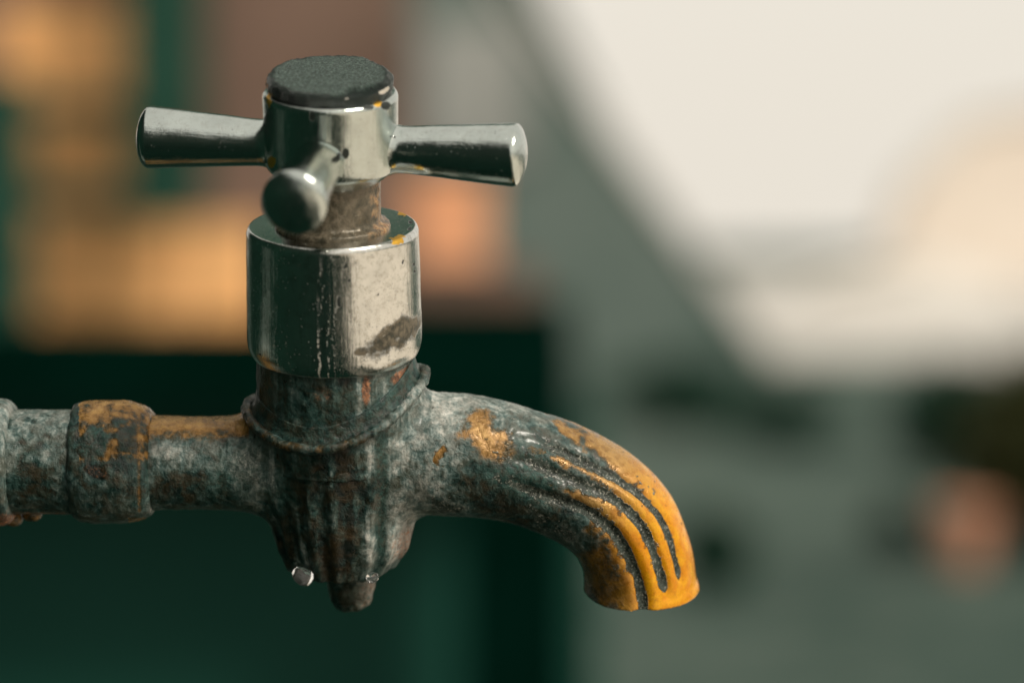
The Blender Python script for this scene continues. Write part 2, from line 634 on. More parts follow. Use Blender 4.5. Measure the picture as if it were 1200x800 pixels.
# ------------------------------------------------------------------ tap materials
def mat_patina():
    m = NT('patina_brass')
    lt, br, ru, te, di = (m.attr(k) for k in ('lt', 'brass', 'rust', 'teal', 'dirt'))
    n1 = m.noise(900, 5, 0.62, dist=0.4)
    n2 = m.noise(2700, 4, 0.6, dist=0.5)
    n3 = m.noise(420, 4, 0.6, dist=0.6)
    nf = m.noise(9000, 3, 0.6)
    streak = m.noise(1, 5, 0.6, vec=m.coords((1500, 1500, 120)))
    # lightness of the oxide layer
    a = m.math('MULTIPLY_ADD', n1, 0.92)
    a.node.inputs[2].default_value = -0.46
    b = m.math('MULTIPLY_ADD', n2, 0.36)
    b.node.inputs[2].default_value = -0.18
    c = m.math('MULTIPLY_ADD', streak, 0.6)
    c.node.inputs[2].default_value = -0.30
    L = m.math('ADD', m.math('ADD', lt, a), m.math('ADD', b, c), clamp=True)
    ox = m.ramp(L, [(0.0, (0.0015, 0.007, 0.005)), (0.22, (0.005, 0.019, 0.016)), (0.42, (0.022, 0.058, 0.052)),
                    (0.60, (0.10, 0.15, 0.14)), (0.80, (0.30, 0.34, 0.315)), (1.0, (0.60, 0.60, 0.55))])
    ol = m.ramp(n3, [(0.40, (0, 0, 0)), (0.62, (1, 1, 1))])
    ox = m.mix(m.math('MULTIPLY', ol, 0.62), ox, m.mix(0.55, ox, (0.095, 0.052, 0.016)))
    tl = m.mix(m.step(n1, 0.3, 0.7), (0.004, 0.022, 0.018), (0.025, 0.085, 0.07))
    ox = m.mix(m.math('MULTIPLY', te, m.step(n2, 0.35, 0.6, 0.25, 0.95)), ox, tl)
    # rust
    rf = m.step(m.math('ADD', ru, m.math('MULTIPLY', m.math('SUBTRACT', n2, 0.5), 1.5)), 0.30, 0.95)
    rc = m.mix(m.step(n1, 0.35, 0.7), (0.10, 0.042, 0.022), (0.44, 0.19, 0.085))
    col = m.mix(rf, ox, rc)
    # bare yellow metal
    bf = m.step(m.math('ADD', br, m.math('ADD', m.math('MULTIPLY', m.math('SUBTRACT', n2, 0.5), 0.55),
                                         m.math('MULTIPLY', m.math('SUBTRACT', n3, 0.5), 0.35))), 0.34, 0.70)
    pale = m.attr('pale')
    bl = m.math('ADD', m.math('MULTIPLY', n1, 0.55), m.math('MULTIPLY', n3, 0.45))
    bl = m.math('ADD', bl, m.math('MULTIPLY', m.math('SUBTRACT', br, 0.6), 0.55))
    bc = m.ramp(bl, [(0.30, (0.020, 0.022, 0.007)), (0.44, (0.085, 0.052, 0.014)), (0.56, (0.24, 0.125, 0.032)), (0.74, (0.40, 0.235, 0.075))])
    by = m.mix(m.step(n3, 0.3, 0.75), (0.70, 0.25, 0.004), (0.88, 0.43, 0.012))
    by = m.mix(m.step(n1, 0.52, 0.74, 0.0, 0.45), by, (0.34, 0.13, 0.012))
    bc = m.mix(pale, bc, by)
    dk = m.step(m.math('ADD', m.math('MULTIPLY', nf, 0.5), m.math('MULTIPLY', n2, 0.5)), 0.52, 0.68, 0.0, 0.5)
    bc = m.mix(dk, bc, (0.07, 0.05, 0.018))
    col = m.mix(bf, col, bc)
    # dirt packed in the grooves, with pale flecks
    fl = m.step(m.math('ADD', n2, m.math('MULTIPLY', nf, 0.5)), 0.80, 0.95)
    dc = m.mix(fl, m.mix(m.step(n1, 0.4, 0.6), (0.012, 0.019, 0.013), (0.045, 0.062, 0.05)), (0.38, 0.38, 0.33))
    df = m.step(m.math('ADD', di, m.math('MULTIPLY', m.math('SUBTRACT', n2, 0.5), 0.6)), 0.38, 0.62)
    col = m.mix(df, col, dc)
    clean = m.math('MULTIPLY', bf, m.math('SUBTRACT', 1.0, df, True), True)
    rough = m.math('SUBTRACT', m.step(n1, 0.3, 0.7, 0.26, 0.66), m.math('MULTIPLY', clean, 0.20))
    h = m.math('ADD', m.math('MULTIPLY', n1, 0.6), m.math('MULTIPLY', n2, 0.22))
    h = m.math('ADD', h, m.math('MULTIPLY', n3, 0.5))
    h = m.math('ADD', h, m.math('MULTIPLY', L, 0.35))
    st = m.math('SUBTRACT', 1.0, m.math('MULTIPLY', clean, m.math('MULTIPLY_ADD', pale, 0.36)), True)
    st.node.inputs[1].links[0].from_node.inputs[1].links[0].from_node.inputs[2].default_value = 0.5
    nrm = m.bump(m.math('MULTIPLY', h, st), 0.55, 0.0007)
    return m.out(col, rough, m.math('MULTIPLY', clean, 0.28), nrm, **{'Specular IOR Level': 0.42, 'Coat Weight': m.math('MULTIPLY', m.step(n3, 0.46, 0.62, 0.0, 0.35), m.math('SUBTRACT', 1.0, bf, True)), 'Coat Roughness': 0.22})


def mat_chrome(name, dirt=0.5, rough=0.07, tone=(0.63, 0.64, 0.615)):
    m = NT(name)
    st, br, pit = m.attr('stain'), m.attr('brass'), m.attr('pit')
    n1 = m.noise(900, 5, 0.6)
    n2 = m.noise(3400, 4, 0.6)
    n3 = m.noise(260, 3, 0.5)
    vs = m.noise(1, 4, 0.65, vec=m.coords((2600, 2600, 60)))
    vor = m.voronoi(1500)
    base = m.mix(m.step(n3, 0.3, 0.7), tone, tuple(min(1, 1.14 * c) for c in tone))
    haze = m.math('MULTIPLY', m.step(m.math('ADD', m.math('MULTIPLY', n1, 0.6), m.math('MULTIPLY', n2, 0.4)), 0.46, 0.66), dirt)
    base = m.mix(haze, base, (0.36, 0.36, 0.32))
    # pits: dark pin-holes
    pt = m.math('MULTIPLY', m.step(vor, 0.10, 0.16, 1.0, 0.0), m.step(n1, 0.48, 0.56))
    pf = m.math('MAXIMUM', m.math('MULTIPLY', pt, dirt), m.step(m.math('ADD', pit, m.math('MULTIPLY', m.math('SUBTRACT', n2, 0.5), 0.8)), 0.45, 0.6), True)
    sf = m.step(m.math('ADD', st, m.math('ADD', m.math('MULTIPLY', m.math('SUBTRACT', n2, 0.5), 0.45), m.math('MULTIPLY', m.math('SUBTRACT', n1, 0.5), 0.9))), 0.22, 0.85)
    bf = m.step(m.math('ADD', br, m.math('MULTIPLY', m.math('SUBTRACT', n2, 0.5), 0.9)), 0.40, 0.62)
    col = m.mix(sf, base, m.mix(m.step(n1, 0.35, 0.65), (0.025, 0.026, 0.016), (0.15, 0.125, 0.085)))
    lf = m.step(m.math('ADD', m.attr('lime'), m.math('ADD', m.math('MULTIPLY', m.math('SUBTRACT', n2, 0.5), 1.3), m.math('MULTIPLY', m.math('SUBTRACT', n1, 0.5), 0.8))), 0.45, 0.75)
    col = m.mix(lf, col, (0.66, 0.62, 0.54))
    col = m.mix(bf, col, (0.72, 0.42, 0.06))
    col = m.mix(pf, col, (0.006, 0.012, 0.009))
    metal = m.math('SUBTRACT', 1.0, m.math('MAXIMUM', m.math('MAXIMUM', m.math('MULTIPLY', sf, 0.9), m.math('MULTIPLY', lf, 0.8)), pf), True)
    r = m.math('ADD', m.step(n1, 0.3, 0.75, rough, rough + 0.10), m.math('MULTIPLY', m.math('MAXIMUM', sf, m.math('MAXIMUM', bf, pf)), 0.40), True)
    h = m.math('ADD', m.math('MULTIPLY', vs, 0.5), m.math('MULTIPLY', n1, 0.25))
    h = m.math('SUBTRACT', h, m.math('MULTIPLY', m.math('MAXIMUM', pf, m.math('MULTIPLY', sf, 0.5)), 0.6))
    nrm = m.bump(h, 0.36, 0.00025)
    return m.out(col, r, metal, nrm)


def mat_cap():
    m = NT('weathered_black_cap')
    n = m.noise(3000, 4, 0.75)
    v = m.voronoi(3200)
    g = m.attr('gloss')
    speck = m.step(m.math('ADD', n, m.math('MULTIPLY', v, 0.25)), 0.48, 0.74)
    top = m.mix(speck, (0.005, 0.017, 0.013), (0.10, 0.145, 0.125))
    col = m.mix(g, top, (0.006, 0.016, 0.012))
    col = m.mix(m.step(m.math('ADD', m.attr('bare'), m.math('MULTIPLY', m.math('SUBTRACT', n, 0.5), 0.9)), 0.4, 0.6), col, (0.72, 0.66, 0.56))  # edge chips tinted cream, their reflection painted as colour
    return m.out(col, m.math('SUBTRACT', 0.27, m.math('MULTIPLY', g, 0.21)), 0.0, m.bump(n, 1.0, 0.0005))


def mat_stem():
    m = NT('stained_stem')
    n = m.noise(650, 5, 0.6, dist=0.5)
    n2 = m.noise(2600, 4, 0.6)
    r = m.attr('rust')
    f = m.step(m.math('ADD', r, m.math('MULTIPLY', m.math('SUBTRACT', n, 0.5), 1.6)), 0.35, 0.9)
    c = m.ramp(n, [(0.25, (0.04, 0.04, 0.028)), (0.5, (0.11, 0.095, 0.066)), (0.8, (0.24, 0.20, 0.145))])
    c = m.mix(f, c, m.mix(m.step(n2, 0.35, 0.65), (0.26, 0.12, 0.045), (0.52, 0.33, 0.16)))
    return m.out(c, m.step(n2, 0.3, 0.7, 0.18, 0.4), 0.3, m.bump(n, 0.5, 0.0004))


PAT = mat_patina()
CHR = mat_chrome('chrome_worn', 0.75, 0.03)
CHR2 = mat_chrome('chrome_handle', 0.28, 0.025, (0.50, 0.55, 0.525))
CAPM = mat_cap()
STEM = mat_stem()

# ------------------------------------------------------------------ the tap
tap = empty('water_tap', TAP0, (LEAN, 0, 0))
tag(tap, 'old corroded brass water tap with chrome cross handle on a horizontal pipe', 'tap')


def chrome_attrs(n, **kw):
    z = np.zeros(n)
    return {'stain': kw.get('stain', z), 'brass': kw.get('brass', z), 'pit': kw.get('pit', z), 'lime': kw.get('lime', z)}


def pat_attrs(n, **kw):
    d = {}
    for k, v0 in (('lt', 0.35), ('brass', 0.0), ('rust', 0.0), ('teal', 0.0), ('dirt', 0.0), ('pale', 0.0)):
        d[k] = kw.get(k, np.full(n, v0))
    return d


# --- body + spout as one casting
def ring_z(phi):
    """height of the raised seam round the neck, phi measured from +x"""
    zl, zr = img2tap(289, 476)[1], img2tap(503, 438)[1]
    mid, amp = (zl + zr) / 2, (zr - zl) / 2
    return mid + amp * np.cos(phi) - 34 * np.sin(phi) ** 2


H = 1.9
x0, x1, ya, z0, z1 = -236, 446, 118, -205, 112
gx = np.arange(x0, x1, H)
gy = np.arange(-ya, ya + H, H)
gz = np.arange(z0, z1, H)
X, Y, Z = np.meshgrid(gx, gy, gz, indexing='ij')
X = X.astype(np.float32); Y = Y.astype(np.float32); Z = Z.astype(np.float32)

# barrel, tapering to a rounded belly
R = np.sqrt(X * X + Y * Y)
lumpx = 14 * np.exp(-((gz + 88) / 42.0) ** 2)
R = np.sqrt((X - np.where(X > 0, 1, 0) * (X / (np.abs(X) + 30)) * lumpx[None, None, :].astype(np.float32)) ** 2 + Y * Y)
rad = np.interp(gz, [-150, -128, -100, -60, -10, 40, 80, 112], [40, 62, 74, 82, 90, 97, 101, 103]).astype(np.float32)
phi = np.arctan2(Y, X)
flute = 2.0 * np.cos(phi * 15 + 0.7) + 1.4 * np.cos(phi * 23 + 2)
fz = np.clip((40 - gz) / 60, 0, 1).astype(np.float32)
barrel = (R - rad[None, None, :] + flute * fz[None, None, :] * 0.9) * 0.96
belly = np.maximum(barrel, -(Z + 128 - 0.0 * R))
belly = np.maximum(belly, Z - ring_z(phi).astype(np.float32))
# inlet stub
stub = np.maximum(np.sqrt(Y * Y + (Z + 1) ** 2) - np.interp(gx, [-236, -205, -130, -90], [57, 54.5, 54.5, 60]).astype(np.float32)[:, None, None], X - 20)
D = smin(belly, stub, 26.0)

# spout: planar centre line, circular section
CP_IMG = [(395, 538), (455, 533), (515, 531), (565, 536), (610, 546), (655, 561), (697, 583), (729, 613), (746, 652), (751, 688), (752, 712)]
CP = [img2tap(*p) for p in CP_IMG]
CRAD = [66, 70, 72.5, 71, 68.5, 67.5, 67, 66, 65.5, 66, 67]


def catmull(P, n=24):
    P = np.array(P, float)
    P = np.vstack([2 * P[0] - P[1], P, 2 * P[-1] - P[-2]])
    out = []
    for k in range(1, len(P) - 2):
        for j in range(n):
            t = j / n
            a, b, c, d = P[k - 1], P[k], P[k + 1], P[k + 2]
            out.append(0.5 * (2 * b + (c - a) * t + (2 * a - 5 * b + 4 * c - d) * t * t + (3 * b - a - 3 * c + d) * t ** 3))
    out.append(P[-2])
    return np.array(out)


CL = catmull([(p[0], p[1], r) for p, r in zip(CP, CRAD)])
CT = np.gradient(CL[:, :2], axis=0)
CT /= np.linalg.norm(CT, axis=1, keepdims=True)
CARC = np.concatenate([[0], np.cumsum(np.linalg.norm(np.diff(CL[:, :2], axis=0), axis=1))])
CTT = CARC / CARC[-1]


def spout_coords(px, pz):
    """nearest centre-line point: index, signed offset to the outer side"""
    d2 = (px[:, None] - CL[None, :, 0]) ** 2 + (pz[:, None] - CL[None, :, 1]) ** 2
    k = np.argmin(d2, 1)
    n = np.stack([-CT[k, 1], CT[k, 0]], 1)      # left normal = outer/top side
    s = (px - CL[k, 0]) * n[:, 0] + (pz - CL[k, 1]) * n[:, 1]
    along = (px - CL[k, 0]) * CT[k, 0] + (pz - CL[k, 1]) * CT[k, 1]
    return k, s, along, d2[np.arange(len(k)), k]


GX, GZ = np.meshgrid(gx, gz, indexing='ij')
kk, ss, al, dd = spout_coords(GX.ravel(), GZ.ravel())
kk = kk.reshape(GX.shape); ss = ss.reshape(GX.shape); dd = dd.reshape(GX.shape)
tt = CTT[kk]
GROOVES = [(41, 1.0), (64, 1.0), (92, 1.0)]


def groove_field(phi_deg, t):
    """0..1 depth of the flutes on the spout"""
    g = np.zeros_like(phi_deg)
    a = np.abs(phi_deg)
    for gi, (c, dep) in enumerate(GROOVES):
        start = (0.37, 0.34, 0.35)[gi]
        end = (0.93, 0.945, 1.02)[gi]
        wob = 1.6 * np.sin(t * 23 + gi)
        w = 5.6 + 0.5 * gi
        shape = np.exp(-((a - c - wob - (1 - t) * (6, 4, -3)[gi]) / w) ** 2)
        g = np.maximum(g, dep * shape * sstep(t, start, start + 0.2) * (1 - sstep(t, end - 0.06, end)))
    return g


SP3 = np.sqrt(dd[:, None, :].astype(np.float32) + Y * Y)
PH3 = np.degrees(np.arctan2(np.abs(Y), np.broadcast_to(ss[:, None, :], Y.shape)))
T3 = np.broadcast_to(tt[:, None, :], Y.shape)
sel = (np.abs(SP3 - 66) < 18) & (T3 > 0.4)
g3 = np.zeros_like(SP3)
g3[sel] = groove_field(PH3[sel], T3[sel])
lip = 3.2 * np.exp(-((T3 - 0.955) / 0.022) ** 2)
spout = SP3 - CL[kk, 2][:, None, :].astype(np.float32) + 5.6 * g3 - lip
zc = img2tap(751, 690)[1]
mouth = Z - (zc + 0.02 * (X - CL[-1, 0]) - 0.0) * 1.0
spout = np.maximum(spout, -mouth)
# bore
bore = np.maximum(SP3 - 48, 0.86 - T3 * 1.0)
spout = np.maximum(spout, -np.where(T3 > 0.86, SP3 - 50, 1e3))
spout = np.where(X < 30, np.maximum(spout, 30 - X), spout)
D = smin(D, spout, 22.0)
D = np.minimum(D, 0 * D + 1e3).astype(np.float64)
V, Q = surface_nets(D, np.array([x0, -ya, z0], float), H)
N = vnormals(V, Q)
# relax the lattice a little
for _ in range(2):
    acc = np.zeros_like(V); cntv = np.zeros(len(V))
    for j in range(4):
        np.add.at(acc, Q[:, j], V[Q[:, (j + 1) % 4]] + V[Q[:, (j - 1) % 4]])
        np.add.at(cntv, Q[:, j], 2)
    V = 0.5 * V + 0.5 * acc / cntv[:, None]
N = vnormals(V, Q)
u, v = front_uv(V)
k_, s_, a_, d_ = spout_coords(V[:, 0], V[:, 2])
tv = CTT[k_]
phv = np.degrees(np.arctan2(np.abs(V[:, 1]), s_))
is_sp = (V[:, 0] > 112) & (V[:, 2] < 95)
gr = np.where(is_sp, groove_field(phv, tv), 0)
endclean = np.where(is_sp, sstep(tv + 0.05 * fbm(V, 22), 0.55, 0.78), 0) * sstep(150 - phv, 0, 40)
lump = fbm(V, 26, 4) * 1.7 + fbm(V, 7.5, 3, 5.0) * 0.9
V = V + N * (lump * 0.8 * (1 - 0.85 * endclean) + fbm(V, 60, 2, 9.0) * 1.2)[:, None]
N = vnormals(V, Q)
# --- wear, colour and painted-light masks
f1 = fbm(V, 34, 4, 3.0)
f2 = fbm(V, 12, 3, 8.0)
fs = fbm(V, 9, 4, 1.0, stretch=(1, 1, 9))
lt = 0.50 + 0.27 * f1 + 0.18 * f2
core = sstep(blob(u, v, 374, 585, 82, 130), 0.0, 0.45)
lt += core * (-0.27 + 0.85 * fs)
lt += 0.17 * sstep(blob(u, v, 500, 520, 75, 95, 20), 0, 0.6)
lt += 0.20 * sstep(blob(u, v, 470, 620, 42, 60), 0, 0.6)  # lower right flank lightened in colour, painting in the light from the right
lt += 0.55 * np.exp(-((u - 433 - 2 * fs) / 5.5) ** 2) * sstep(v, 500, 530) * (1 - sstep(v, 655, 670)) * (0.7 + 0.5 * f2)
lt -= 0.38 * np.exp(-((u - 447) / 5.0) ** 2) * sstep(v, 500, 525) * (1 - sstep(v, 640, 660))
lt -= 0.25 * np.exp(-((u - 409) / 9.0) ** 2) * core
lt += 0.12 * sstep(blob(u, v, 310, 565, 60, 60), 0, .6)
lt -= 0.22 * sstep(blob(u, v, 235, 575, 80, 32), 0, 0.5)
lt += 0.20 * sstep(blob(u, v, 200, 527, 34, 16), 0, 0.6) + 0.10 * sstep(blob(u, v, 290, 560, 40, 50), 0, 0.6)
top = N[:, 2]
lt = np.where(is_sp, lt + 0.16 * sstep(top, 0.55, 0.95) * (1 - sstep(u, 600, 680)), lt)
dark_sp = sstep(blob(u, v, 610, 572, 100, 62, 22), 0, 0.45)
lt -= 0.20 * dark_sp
teal = 0.5 * sstep(f1, 0.0, 0.4) + 0.8 * np.exp(-((u - 447) / 7.0) ** 2) * sstep(v, 480, 540)
teal += 0.75 * sstep(blob(u, v, 610, 545, 62, 48, 25), 0, .5) + 0.35 * sstep(blob(u, v, 300, 560, 70, 70), 0, .5)
brass = 0.84 * sstep(516 + 10 * f2 - v, -18, 20) * (u < 292) * sstep(u, 150, 175)
brass = np.maximum(brass, 0.86 * sstep(blob(u + 22 * f2, v + 22 * f1, 570, 510, 76, 54, 25), 0.0, 1.0))
brass = np.maximum(brass, 0.78 * sstep(blob(u + 9 * f2 + 6 * np.sin(v / 7), v + 6 * f1, 519, 534, 8, 20, -12), 0.0, 0.6))
brass = np.maximum(brass, 0.56 * sstep(blob(u + 10 * f2, v + 8 * f1, 628, 528, 18, 8, 20), 0.0, 0.6))
# clean end of the spout: long tongues between the grooves
tongue = tv + 0.11 * f1 + 0.07 * f2 + np.interp(phv, [0, 20, 40, 53, 66, 80, 94, 107, 125, 180],
                                               [0.10, 0.13, 0.0, 0.09, -0.03, 0.05, -0.06, -0.03, -0.06, -0.1])
clean = np.where(is_sp, sstep(tongue, 0.54, 0.72), 0)
under = sstep(phv, 92, 120) * (1 - sstep(tv, 0.93, 0.97))
clean = clean * (1 - 0.62 * under)
brass = np.maximum(brass, clean)
brass = np.maximum(brass, np.where(is_sp, 0.55 * sstep(phv, 90, 110) * sstep(tv, .62, .75), 0))
pale = np.where(is_sp, sstep(tv, 0.62, 0.80) * (1 - 0.75 * sstep(phv, 84, 108)), 0)
dirt = np.where(is_sp, sstep(gr + 0.30 * f2 + 0.15 * f1, 0.34, 0.66) * 1.0, 0)
dirt = np.maximum(dirt, np.where(is_sp, 0.62 * under * sstep(f1 + 0.25, 0.0, 0.5), 0))
dirt = np.maximum(dirt, np.where(is_sp, 0.55 * sstep(fbm(V, 7, 3, 17.) + 0.9 * gr, 0.28, 0.5) * (1 - sstep(tv, 0.80, 0.95)), 0))
brown = sstep(blob(u, v, 485, 640, 36, 34), 0.0, 0.5)
rust = 0.60 * brown + 0.30 * sstep(f2 - 0.25, 0, 0.3) * core
lt += 0.10 * brown
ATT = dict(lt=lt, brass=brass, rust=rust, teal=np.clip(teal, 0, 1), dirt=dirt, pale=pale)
fx = V[Q].mean(1)
sp_face = (fx[:, 0] > 118 + 0.12 * fx[:, 2]) & (fx[:, 2] < 95)


def sub_mesh(name, fsel, parent):
    q = Q[fsel]
    uq, inv = np.unique(q, return_inverse=True)
    return obj(name, V[uq] * S, inv.reshape(q.shape), PAT, parent, {k: a[uq] for k, a in ATT.items()}, True, N[uq])


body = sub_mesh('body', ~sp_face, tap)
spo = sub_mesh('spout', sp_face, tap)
spo['label'] = 'curved fluted spout worn to bright yellow brass at its mouth'
del X, Y, Z, R, phi, D, belly, barrel, stub, spout, SP3, PH3, T3, g3, mouth, bore, lip, flute, sel


# --- generic lathed part with corroded surface, in tap drawing units
def patina_lathe(name, prof, axis='z', centre=(0, 0, 0), nseg=180, step=3.0, amp=(1.6, 0.8), masks=None, parent=tap, warp=None):
    V, F = lathe(prof, nseg, step)
    if axis == 'x':
        V = V[:, [2, 0, 1]]
    V = V + np.array(centre)
    if warp is not None:
        V = warp(V)
    N = vnormals(V, F)
    V = V + N * (fbm(V, 26, 4) * amp[0] + fbm(V, 7.5, 3, 5.0) * amp[1])[:, None]
    N = vnormals(V, F)
    u, v = front_uv(V)
    a = pat_attrs(len(V), **(masks(V, N, u, v) if masks else {}))
    return obj(name, V * S, F, PAT, parent, a)


# supply pipe (runs out of frame to the wall)
def pipe_masks(V, N, u, v):
    f1, f2 = fbm(V, 24, 4, 3.0), fbm(V, 10, 3, 8.0)
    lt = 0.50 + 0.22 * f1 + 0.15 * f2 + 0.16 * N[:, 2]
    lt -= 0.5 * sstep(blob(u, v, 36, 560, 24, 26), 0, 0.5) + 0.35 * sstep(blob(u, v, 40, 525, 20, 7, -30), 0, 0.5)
    spots = sstep(fbm(V, 9, 2, 21.0) - 0.30, 0, 0.12)
    return dict(lt=lt - 0.4 * spots, teal=np.clip(0.55 * sstep(f1, -0.1, 0.4) + 0.3, 0, 1) * 0.6, rust=0.25 * sstep(f2, 0.1, 0.4) * (v > 585) + 0.45 * (v > 600))


pipe_z = img2tap(45, 541)[1]
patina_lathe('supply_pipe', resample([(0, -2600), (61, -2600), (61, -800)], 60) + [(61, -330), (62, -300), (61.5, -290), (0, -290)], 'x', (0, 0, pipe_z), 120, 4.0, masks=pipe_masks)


def nut_masks(V, N, u, v):
    f1, f2 = fbm(V, 24, 4, 13.0), fbm(V, 9, 3, 8.0)
    lt = 0.30 + 0.22 * f1 + 0.18 * f2
    lt += 0.12 * sstep(v, 545, 560)
    br = (0.52 + 0.5 * f2 + 0.25 * sstep(500 - v, 0, 20)) * sstep(548 + 14 * f1 - v, -8, 14) * (u > 92) - 0.36 * sstep(blob(u, v, 108, 520, 24, 22), 0, .5)
    br = np.maximum(br, 0.6 * np.exp(-((u - 163) / 5.0) ** 2) * (v < 600))
    br = np.maximum(br, 0.65 * (v > 606) * (u > 150))
    te = 0.55 * sstep(f1, -0.2, 0.3) + 0.6 * sstep(blob(u, v, 112, 520, 26, 26), 0, .5)
    hole = sstep(blob(u, v, 113, 553, 18, 8, 22), 0.0, 0.3)
    return dict(lt=lt - 0.5 * hole, brass=np.clip(br, 0, 1) + 0.45 * hole * 0, teal=np.clip(te, 0, 1) * (1 - hole), rust=0.35 * hole)


def nut_warp(V):
    a = np.arctan2(V[:, 2], V[:, 1])
    k = 1 + 0.016 * np.cos(8 * a + 0.5) * sstep(np.hypot(V[:, 1], V[:, 2]), 30, 60)
    V = V.copy()
    V[:, 1] *= k
    V[:, 2] = (V[:, 2] - pipe_z) * k + pipe_z
    return V


nx0, nx1 = img2tap(86, 541)[0], img2tap(171, 541)[0]
patina_lathe('coupling_nut', rounded([(0, nx0), (68, nx0), (72, nx0 + 20), (73, nx0 + 62), (67, nx1 - 1), (60, nx1 + 9), (0, nx1 + 9)], [0, 14, 8, 12, 8, 6]),
             'x', (0, 0, pipe_z), 200, 2.5, masks=nut_masks, warp=nut_warp)
cx1 = img2tap(17, 541)[0]
patina_lathe('pipe_collar', rounded([(0, cx1 - 95), (73, cx1 - 95), (76, cx1 - 30), (73, cx1), (0, cx1)], [0, 12, 12, 14]),
             'x', (0, 0, pipe_z), 180, 3.0, masks=lambda V, N, u, v: dict(lt=0.62 + 0.2 * fbm(V, 20, 4) - 0.3 * sstep(v, 540, 600), rust=0.7 * sstep(v, 596, 606)))


# neck between body and chrome bonnet
def neck_masks(V, N, u, v):
    f1, f2 = fbm(V, 22, 4, 3.0), fbm(V, 8, 3, 8.0)
    fs = fbm(V, 8, 4, 1.0, stretch=(1, 1, 8))
    lt = 0.34 + 0.18 * f1 + 0.16 * f2 + 0.40 * fs
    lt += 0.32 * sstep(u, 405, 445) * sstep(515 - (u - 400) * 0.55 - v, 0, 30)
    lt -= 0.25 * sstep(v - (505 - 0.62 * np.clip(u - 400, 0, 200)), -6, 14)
    ru = 0.85 * sstep(blob(u, v, 482, 437, 34, 12, -22), 0, .4) + 0.8 * sstep(blob(u, v, 429, 458, 7, 22), 0, .4)
    ru += 0.4 * sstep(blob(u, v, 378, 462, 14, 12), 0, .4)
    br = 0.42 * np.exp(-((u - 309) / 7) ** 2) * (v < 490)
    return dict(lt=lt, rust=ru, teal=np.clip(0.5 * sstep(f1, 0, 0.4) + 0.5 * sstep(410 - u, 0, 60), 0, 1), brass=br)


zb = img2tap(395, 412)[1]            # underside of the bonnet
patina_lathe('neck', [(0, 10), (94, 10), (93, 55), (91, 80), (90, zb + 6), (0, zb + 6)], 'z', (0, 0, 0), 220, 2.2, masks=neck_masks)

# raised seam like a cord round the neck
nu, nv = 300, 14
VV, FF = [], []
for i in range(nu):
    p = 2 * math.pi * i / nu
    zc_ = float(ring_z(np.array(p)))
    front_r = sstep(np.array(math.cos(p - math.radians(-40))), 0.55, 0.9)
    bead = 0.8 * float(front_r) * math.sin(i * 1.15) + 0.5 * math.sin(i * 0.37)
    rr = 6.2 + bead
    for j in range(nv):
        q = 2 * math.pi * j / nv
        rad_ = 104.0 + rr * math.cos(q)
        VV.append((rad_ * math.cos(p), rad_ * math.sin(p), zc_ + rr * 0.95 * math.sin(q)))
for i in range(nu):
    for j in range(nv):
        a, b = i * nv + j, i * nv + (j + 1) % nv
        c, d = ((i + 1) % nu) * nv + (j + 1) % nv, ((i + 1) % nu) * nv + j
        FF.append((a, d, c, b))
VV = np.array(VV)
NN = vnormals(VV, FF)
VV = VV + NN * (fbm(VV, 9, 3) * 1.3)[:, None]
u, v = front_uv(VV)
obj('seam_ring', VV * S, FF, PAT, tap, pat_attrs(len(VV), lt=0.30 + 0.30 * fbm(VV, 8, 3) + 0.40 * sstep(u, 430, 480) * sstep(v, 440, 452), rust=0.22 + 0.25 * fbm(VV, 14, 3), brass=0.40 + 0.25 * fbm(VV, 11, 3, 4.) - 0.3 * sstep(u, 430, 470)))
# trough between seam and neck
patina_lathe('neck_flare', [(88, 0), (104, 0), (99, 5), (94.5, 14), (92, 26), (90, 26)], 'z', (0, 0, 0), 240, 2.5, amp=(0.8, 0.6),
             warp=lambda V: np.column_stack([V[:, 0], V[:, 1], V[:, 2] - 3 + ring_z(np.arctan2(V[:, 1], V[:, 0]))]),
             masks=lambda V, N, u, v: dict(lt=0.16 + 0.2 * fbm(V, 10, 3) + 0.15 * (u > 440), teal=0.5 + 0 * u))


# drain plug under the body
def plug_masks(V, N, u, v):
    f = fbm(V, 14, 4, 2.0)
    return dict(lt=0.26 + 0.35 * f + 0.34 * sstep(u, 408, 436), rust=0.05 + 0.45 * sstep(u, 405, 432) + 0.2 * f, brass=0.42 * sstep(u, 412, 438), teal=0.2 + 0 * u)


px_, pz_ = img2tap(412, 700)
pzt = img2tap(412, 716)[1]
patina_lathe('drain_plug', rounded([(0, pzt + 4), (19, pzt + 5), (27, pzt + 22), (30, pzt + 45), (31, -100), (0, -100)], [0, 12, 10, 6, 0]),
             'z', (px_, 0, 0), 96, 2.5, amp=(4.5, 1.8), masks=plug_masks)

